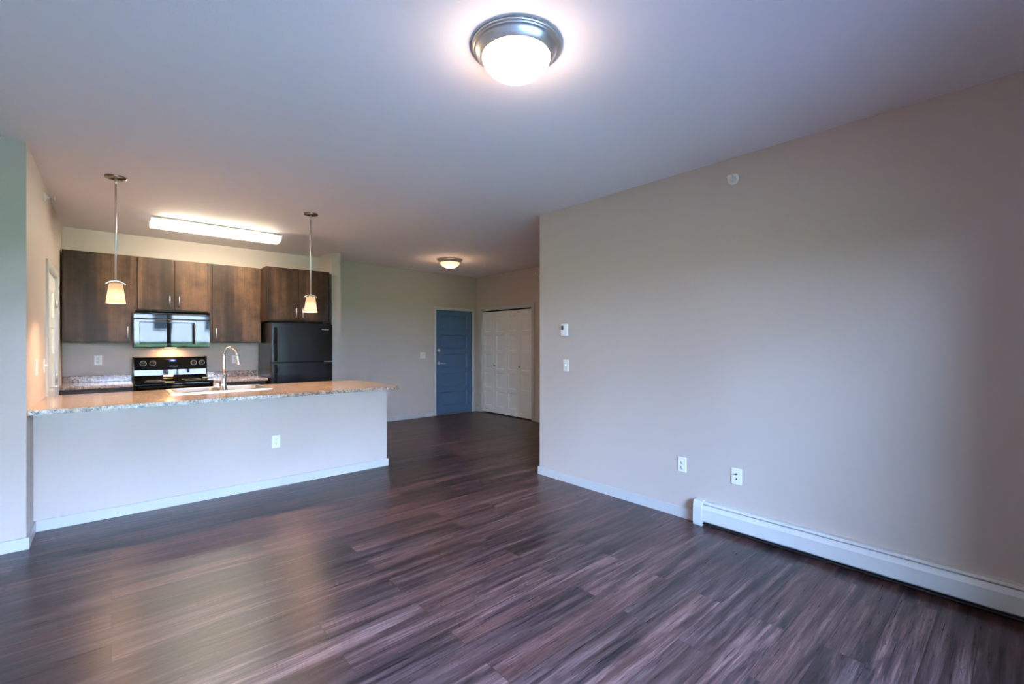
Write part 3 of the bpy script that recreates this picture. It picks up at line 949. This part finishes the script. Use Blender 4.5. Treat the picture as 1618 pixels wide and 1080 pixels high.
def knob(x, z):
    y = on_face(z)
    m = MB()
    m.lathe([(0, -0.030), (0.015, -0.029), (0.018, -0.024), (0.020, -0.004), (0.024, 0.0)], (0, 0, 0), 'y', 26)
    m.box(-0.0035, 0.0035, -0.034, -0.026, -0.017, 0.017, 0.001, 1)
    bmesh.ops.transform(m.bm, matrix=Matrix.Translation((x, y, z)) @ lean, verts=m.bm.verts)
    k_ = obj('knob', m, M['blackmatte'], bg)
    m = MB()
    m.lathe([(0.029, -0.0015), (0.0315, -0.0015), (0.0315, 0.0005), (0.029, 0.0005)], (0, 0, 0), 'y', 32, closed=True)
    for q in range(9):
        a = PI * (0.75 + 1.5 * q / 8) + PI / 2 + PI
        m.box(0.036 * math.cos(a) - 0.001, 0.036 * math.cos(a) + 0.001, -0.0012, 0.0005, 0.036 * math.sin(a) - 0.003, 0.036 * math.sin(a) + 0.003)
    bmesh.ops.transform(m.bm, matrix=Matrix.Translation((x, y, z)) @ lean, verts=m.bm.verts)
    obj('dial_ring', m, M['greyprint'], k_)
for x in (0.297, 0.392, 0.815, 0.905):
    knob(x, 1.135)
yc = on_face(1.155)
m = MB().box(-0.075, 0.085, -0.002, 0.004, -0.042, 0.034, 0.001, 1)
bmesh.ops.transform(m.bm, matrix=Matrix.Translation((0.592, yc, 1.150)) @ lean, verts=m.bm.verts)
cpn = obj('touch_panel', m, M['blackglass'], bg)
m = MB().box(-0.036, 0.036, -0.0035, 0.0, -0.013, 0.016, 0.0008, 1)
bmesh.ops.transform(m.bm, matrix=Matrix.Translation((0.592, yc, 1.165)) @ lean, verts=m.bm.verts)
ds = obj('clock_display', m, M['clock'], cpn)
obj('digits', text_mb('4:00', 0.022, FACE_Y, (0.592, yc - 0.0045, 1.166)), M['digits'], ds)
m = MB()
for k in range(6):
    x = -0.042 + k * 0.017
    m.box(x - 0.005, x + 0.005, -0.0032, -0.001, -0.004, 0.004)
bmesh.ops.transform(m.bm, matrix=Matrix.Translation((0.592, yc, 1.131)) @ lean, verts=m.bm.verts)
obj('touch_keys', m, M['greyprint'], cpn)
obj('brand_lettering', text_mb('Whirlpool', 0.020, FACE_Y, (0.600, on_face(1.092) - 0.003, 1.092)), M['greyprint'], bg)

# ---- refrigerator
RX0, RX1 = 1.600, 2.408
rf = thing('refrigerator', 'black top-freezer refrigerator in the alcove', 'refrigerator', ((RX0 + RX1) / 2, KY, 0))
obj('cabinet', MB().box(RX0, RX1, 6.735, KY - 0.03, 0.03, 1.672, 0.006, 2), M['fridge'], rf)
def rdoor(name, z0, z1):
    pts = []
    n = 14
    for k in range(n + 1):
        q = k / n * 2 - 1
        pts.append(((RX0 + RX1) / 2 + q * (RX1 - RX0) / 2, 6.668 - 0.010 * (1 - q * q)))
    ring = [(RX0, 6.728)] + [(RX0, 6.676)] + [(x + (0.004 if k == 0 else -0.004 if k == n else 0), y) for k, (x, y) in enumerate(pts)] + [(RX1, 6.676), (RX1, 6.728)]
    m = MB().prism(ring, z0, z1, 'z')
    o = obj(name, m, M['fridge'], rf)
    b = o.modifiers.new('edge', 'BEVEL'); b.width = 0.004; b.segments = 2; b.limit_method = 'ANGLE'; b.angle_limit = math.radians(50)
    return o
fd = rdoor('freezer_door', 1.134, 1.664)
ld = rdoor('fridge_door', 0.10, 1.122)
def fr_handle(parent, za, zb, x=RX0 + 0.045):
    m = MB()
    ptsh = []
    n = 10
    for k in range(n + 1):
        q = k / n
        z = za + (zb - za) * q
        off = 0.048 * min(1.0, math.sin(PI * q) * 2.2 + 0.25)
        ptsh.append((x, 6.660 - off, z))
    prev = None
    w_, d_ = 0.016, 0.010
    rings = []
    for (px_, py_, pz_) in ptsh:
        rings.append([m.bm.verts.new((px_ - w_, py_ + d_, pz_)), m.bm.verts.new((px_ - w_ * 0.8, py_ - d_, pz_)), m.bm.verts.new((px_ + w_ * 0.8, py_ - d_, pz_)), m.bm.verts.new((px_ + w_, py_ + d_, pz_))])
    for a, b in zip(rings[:-1], rings[1:]):
        for k in range(4):
            m.bm.faces.new((a[k], a[(k + 1) % 4], b[(k + 1) % 4], b[k]))
    m.bm.faces.new(rings[0][::-1]); m.bm.faces.new(rings[-1])
    m.box(x - w_, x + w_, 6.645, 6.672, za, za + 0.03).box(x - w_, x + w_, 6.645, 6.672, zb - 0.03, zb)
    obj('handle', m, M['black'], parent)
fr_handle(fd, 1.150, 1.600)
fr_handle(ld, 0.55, 1.105)
obj('hinge', MB().box(RX1 - 0.10, RX1 - 0.005, 6.655, 6.74, 1.123, 1.133, 0.002, 1), M['steel'], rf)
obj('hinge_cover', MB().box(RX1 - 0.10, RX1 - 0.01, 6.69, 6.80, 1.672, 1.690, 0.004, 2), M['blackmatte'], rf)
obj('toe_grille', MB().box(RX0 + 0.01, RX1 - 0.01, 6.70, 6.735, 0.0, 0.095), M['blackmatte'], rf)
obj('brand_lettering', text_mb('Whirlpool', 0.024, FACE_Y, (2.300, 6.6612, 1.585)), M['greyprint'], fd)

# ================================================================ ceiling lights
def dome_light(label, x, y, s, mat):
    t_ = thing('ceiling_light', label, 'ceiling light', (x, y, H), group='flush dome ceiling lights')
    pan = [(0.0, -0.001), (0.198, -0.001), (0.204, -0.005), (0.205, -0.011), (0.202, -0.015), (0.196, -0.016), (0.1955, -0.019), (0.191, -0.021),
           (0.186, -0.024), (0.181, -0.031), (0.174, -0.041), (0.166, -0.050), (0.160, -0.055), (0.157, -0.056), (0.154, -0.053), (0.0, -0.050)]
    obj('pan', MB().lathe([(r * s, h * s) for r, h in pan], (x, y, H), 'z', 72), M['nickel'], t_)
    n = 14
    prof = [(0.155 * math.cos(PI / 2 * k / n) ** 1.08, -0.050 - 0.094 * math.sin(PI / 2 * k / n)) for k in range(n + 1)]
    prof[-1] = (0, -0.144)
    obj('glass_bowl', MB().lathe([(r * s, h * s) for r, h in prof], (x, y, H), 'z', 64), mat, t_)
dome_light('bright flush dome light on the living room ceiling in front of the long wall', 1.3955, 1.556, 1.0, M['dome'])
dome_light('flush dome ceiling light near the blue entry door, glowing dimmer', 4.104, 6.18, 1.0, M['fardome'])

fdl = bpy.data.lights.new('hall_lamp', 'POINT'); fdl.energy = 3.5; fdl.color = (1.0, 0.62, 0.36); fdl.shadow_soft_size = 0.10
fdo = bpy.data.objects.new('hall_lamp', fdl); fdo.location = (4.104, 6.18, H - 0.28); C.objects.link(fdo)

# pendants
PL0 = (0.027, 4.93)
pd = thing('pendant_light', 'hanging pendant light in front of the corner wall cabinet', 'pendant light', (PL0[0], PL0[1], H), group='pendant lights over the bar')
obj('canopy', MB().lathe([(0, 0), (0.0725, 0), (0.0725, -0.006), (0.069, -0.014), (0.030, -0.022), (0.011, -0.024), (0, -0.024)], (0, 0, 0), 'z', 40), M['darknickel'], pd, True)
obj('rod', MB().tube([(0, 0, -0.02), (0, 0, -0.853)], 0.0062, 12).tube([(0, 0, -0.022), (0, 0, -0.065)], 0.009, 12), M['nickel'], pd, True)
arc = []
for k in range(13):
    a = math.radians(-46 + 92 * k / 12)
    arc.append((0.083 * math.sin(a), -0.852 - 0.083 * (1 - math.cos(a))))
obj('arched_strap', MB().strip(arc, -0.012, 0.012, 0.005), M['nickel'], pd, True)
obj('socket', MB().lathe([(0, -0.856), (0.017, -0.856), (0.017, -0.915), (0, -0.915)], (0, 0, 0), 'z', 20), M['nickel'], pd, True)
sh = [(0.018, -0.868), (0.040, -0.869), (0.0435, -0.873), (0.063, -1.030), (0.0635, -1.032), (0.0605, -1.032), (0.0600, -1.030), (0.041, -0.877), (0.018, -0.873)]
obj('glass_shade', MB().lathe(sh, (0, 0, 0), 'z', 40), M['shade'], pd, True)
obj('bulb', MB().sphere((0, 0, -0.955), 0.022, 14, 1.25), M['bulb'], pd, True)
pdl = bpy.data.lights.new('pendant_lamp', 'POINT'); pdl.energy = PEND_W; pdl.color = (1.0, 0.63, 0.36); pdl.shadow_soft_size = 0.028
pdo = bpy.data.objects.new('pendant_lamp', pdl); C.objects.link(pdo); pdo.parent = pd; pdo.location = (0, 0, -0.985)
dup(pd, (1.568, 4.975, H), 0, 'hanging pendant light in front of the refrigerator cabinet')

# fluorescent wraparound
fl = thing('fluorescent_light', 'long lit fluorescent wraparound fixture on the kitchen ceiling', 'ceiling light', (0.95, 6.30, H))
def wrap(x0, x1, rw, rh, base=0.0):
    pts = [(6.30 - rw, H - base), (6.30 + rw, H - base)]
    n = 12
    for k in range(n + 1):
        a = PI * k / n
        c_, s_ = math.cos(a), math.sin(a)
        pts.append((6.30 + rw * math.copysign(abs(c_) ** 0.55, c_), H - 0.012 - rh * s_ ** 0.8))
    return MB().prism(pts, x0, x1, 'x', True)
FX0, FX1 = 0.318, 1.592
obj('base_plate', MB().box(FX0 - 0.003, FX1 + 0.003, 6.138, 6.462, H - 0.022, H), M['white'], fl)
obj('lens', wrap(FX0 + 0.085, FX1 - 0.085, 0.150, 0.078, 0.012), M['tube'], fl)
for x0, x1 in ((FX0, FX0 + 0.080), (FX1 - 0.080, FX1)):
    obj('end_cap', wrap(x0, x1, 0.156, 0.083, 0.012), M['tubecap'], fl)
for x in (FX0 + 0.080, FX1 - 0.085):
    obj('seam_band', wrap(x, x + 0.006, 0.158, 0.085, 0.012), M['seam'], fl)
obj('latch_knob', MB().tube([(FX0, 6.30, H - 0.04), (FX0 - 0.022, 6.30, H - 0.04)], 0.008, 10), M['white'], fl)

# ================================================================ wall fittings (built facing -Y at the origin)
def plate_mb(w=0.072, h=0.117, x=0, th=0.006):
    return MB().box(x - w / 2, x + w / 2, -th, 0, -h / 2, h / 2, 0.003, 2)

def make_outlet(label, loc, rz):
    t_ = thing('wall_outlet', label, 'outlet', loc, rz, 'duplex outlets')
    obj('cover_plate', plate_mb(), M['white'], t_, True)
    for z in (-0.0205, 0.0205):
        m = MB().lathe([(0.0165, -0.0055), (0.0160, -0.0068), (0.0, -0.0068)], (0, 0, z), 'y', 24)
        r_ = obj('receptacle', m, M['white'], t_, True)
        m = MB().box(-0.0072, -0.0048, -0.0074, -0.006, z + 0.000, z + 0.009).box(0.0048, 0.0072, -0.0074, -0.006, z + 0.001, z + 0.008)
        m.lathe([(0.0028, -0.0074), (0, -0.0074)], (0, 0, z - 0.007), 'y', 10)
        obj('slots', m, M['slot'], r_, True)
    obj('screw', MB().lathe([(0.003, -0.006), (0.003, -0.0075), (0, -0.0078)], (0, 0, 0), 'y', 10), M['greyprint'], t_, True)
    return t_
RWZ = -PI / 2   # faces -X
LWZ = PI / 2    # faces +X
o1 = make_outlet('white outlet low on the half wall under the breakfast bar', (1.198, PY, 0.435), 0)
dup(o1, (-0.12, KY, 1.182), 0, 'white outlet on the kitchen wall under the corner cabinet')
dup(o1, (1.31, KY, 1.165), 0, 'white outlet on the kitchen wall partly behind the faucet')
dup(o1, (XR, 1.829, 0.418), RWZ, 'white outlet low on the long wall just above the end of the baseboard heater')

cx_ = thing('cable_plate', 'white cable wall plate with two jacks above the baseboard heater', 'wall plate', (XR, 1.407, 0.415), RWZ)
obj('cover_plate', plate_mb(0.074, 0.119), M['white'], cx_, True)
obj('coax_jack', MB().tube([(0, -0.006, 0.018), (0, -0.016, 0.018)], 0.0062, 12), M['brass'], cx_, True)
obj('phone_jack', MB().box(-0.005, 0.005, -0.0075, -0.005, -0.022, -0.013), M['slot'], cx_, True)
for z in (0.042, -0.042):
    obj('screw', MB().lathe([(0.003, -0.006), (0.003, -0.0075), (0, -0.0078)], (0, 0, z), 'y', 10), M['greyprint'], cx_, True)

th = thing('thermostat', 'white thermostat with a small dark screen on the long wall', 'thermostat', (XR, 3.075, 1.520), RWZ)
obj('housing', MB().box(-0.045, 0.045, -0.026, 0, -0.062, 0.062, 0.008, 3), M['white'], th, True)
obj('screen', MB().box(-0.033, -0.002, -0.028, -0.024, 0.0, 0.042, 0.001, 1), M['screen'], th, True)
obj('buttons', MB().box(-0.030, -0.022, -0.0285, -0.025, -0.036, -0.026, 0.001, 1).box(-0.030, -0.022, -0.0285, -0.025, -0.022, -0.012, 0.001, 1).box(-0.016, -0.008, -0.0285, -0.025, -0.036, -0.026, 0.001, 1), M['greyprint'], th, True)

def switch_plate(label, loc, rz, gangs, group=None):
    t_ = thing('light_switch', label, 'light switch', loc, rz, group)
    w = 0.072 + 0.046 * (gangs - 1)
    obj('cover_plate', plate_mb(w), M['white'], t_, True)
    for g in range(gangs):
        x = (g - (gangs - 1) / 2) * 0.046
        m = MB().prism([(-0.006, -0.011), (-0.006, 0.011), (-0.010, 0.011), (-0.024, 0.004), (-0.024, -0.004), (-0.010, -0.004)], x - 0.005, x + 0.005, 'x')
        obj('toggle', m, M['white'], t_, True)
    return t_
switch_plate('white switch plate below the thermostat', (XR, 3.062, 1.165), RWZ, 1, 'wall switches')
switch_plate('wide white switch plate beside the blue entry door', (4.394, EY, 1.166), 0, 2, 'wall switches')
switch_plate('white toggle switch beside the casing of the kitchen side door', (XL, 5.50, 1.195), LWZ, 1, 'wall switches')
bp_ = thing('blank_plate', 'plain white cover plate nearest the living room on the kitchen side wall', 'wall plate', (XL, 4.99, 1.202), LWZ)
obj('cover_plate', plate_mb(0.085, 0.125), M['white'], bp_, True)
for z in (0.03, -0.03):
    obj('screw', MB().lathe([(0.003, -0.006), (0.003, -0.0075), (0, -0.0078)], (0, 0, z), 'y', 10), M['white'], bp_, True)

# sidewall sprinklers
sp_ = thing('sprinkler', 'white sidewall sprinkler head high on the long wall', 'sprinkler', (XR, 1.430, 2.585), RWZ, 'sidewall sprinklers')
obj('escutcheon', MB().lathe([(0.041, 0), (0.041, -0.003), (0.034, -0.010), (0.024, -0.012), (0.024, -0.004), (0.018, -0.004), (0.018, -0.020), (0, -0.020)], (0, 0, 0), 'y', 32), M['white'], sp_, True)
m = MB().lathe([(0.012, -0.02), (0.012, -0.034), (0.006, -0.036), (0.0, -0.036)], (0, 0, 0), 'y', 20)
for sx in (-1, 1):
    m.tube([(sx * 0.010, -0.030, 0), (sx * 0.014, -0.045, 0), (sx * 0.004, -0.064, 0)], 0.0035, 8)
obj('nozzle', m, M['white'], sp_, True)
obj('deflector', MB().box(-0.016, 0.016, -0.068, -0.062, -0.014, 0.014, 0.001, 1).box(-0.016, 0.016, -0.066, -0.036, 0.012, 0.015), M['white'], sp_, True)
obj('glass_bulb', MB().lathe([(0.0032, -0.037), (0.0032, -0.061)], (0, 0, 0), 'y', 8), M['slot'], sp_, True)
dup(sp_, (XL, 5.50, 2.618), LWZ, 'white sidewall sprinkler head high on the kitchen side wall')
dup(sp_, (CX, 5.728, 2.62), RWZ, 'white sidewall sprinkler head above the closet, at the corner of the long wall')

# baseboard heater
HY0, HY1 = -0.45, 1.705
ht_ = thing('baseboard_heater', 'long white baseboard heater along the foot of the long wall', 'baseboard heater', (XR, (HY0 + HY1) / 2, 0))
hx = XR
HZ = 0.181
obj('back_panel', MB().box(hx - 0.006, hx, HY0, HY1 - 0.002, 0.012, HZ - 0.004), M['heater'], ht_)
obj('top_hood', MB().prism([(hx, HZ), (hx - 0.040, HZ - 0.002), (hx - 0.052, HZ - 0.012), (hx - 0.052, HZ - 0.016), (hx - 0.040, HZ - 0.006), (hx, HZ - 0.005)], HY0, HY1 - 0.055, 'y'), M['heater'], ht_)
obj('damper', MB().prism([(hx - 0.046, HZ - 0.022), (hx - 0.060, HZ - 0.048), (hx - 0.057, HZ - 0.050), (hx - 0.043, HZ - 0.024)], HY0, HY1 - 0.055, 'y'), M['heater'], ht_)
obj('front_cover', MB().prism([(hx - 0.0605, HZ - 0.046), (hx - 0.064, HZ - 0.052), (hx - 0.064, 0.044), (hx - 0.056, 0.034), (hx - 0.053, 0.036), (hx - 0.060, 0.046), (hx - 0.060, HZ - 0.050)], HY0, HY1 - 0.055, 'y'), M['heater'], ht_)
m = MB()
m.tube([(hx - 0.032, HY0 + 0.02, 0.085), (hx - 0.032, HY1 - 0.06, 0.085)], 0.011, 10)
obj('pipe', m, M['darknickel'], ht_)
m = MB()
obj('bottom_gap_shade', MB().box(hx - 0.052, hx - 0.006, HY0, HY1 - 0.056, 0.014, 0.020), M['dark'], ht_)  # dark strip standing in for the shade under the front cover
for y0, y1 in ((HY1 - 0.066, HY1), (HY0 - 0.06, HY0 + 0.006)):   # one cap at each end
    obj('end_cap', MB().prism([(hx, 0.0), (hx - 0.064, 0.0), (hx - 0.068, 0.012), (hx - 0.068, HZ - 0.040), (hx - 0.056, HZ - 0.006), (hx - 0.046, HZ + 0.004), (hx, HZ + 0.005)], y0, y1, 'y'), M['heater'], ht_)
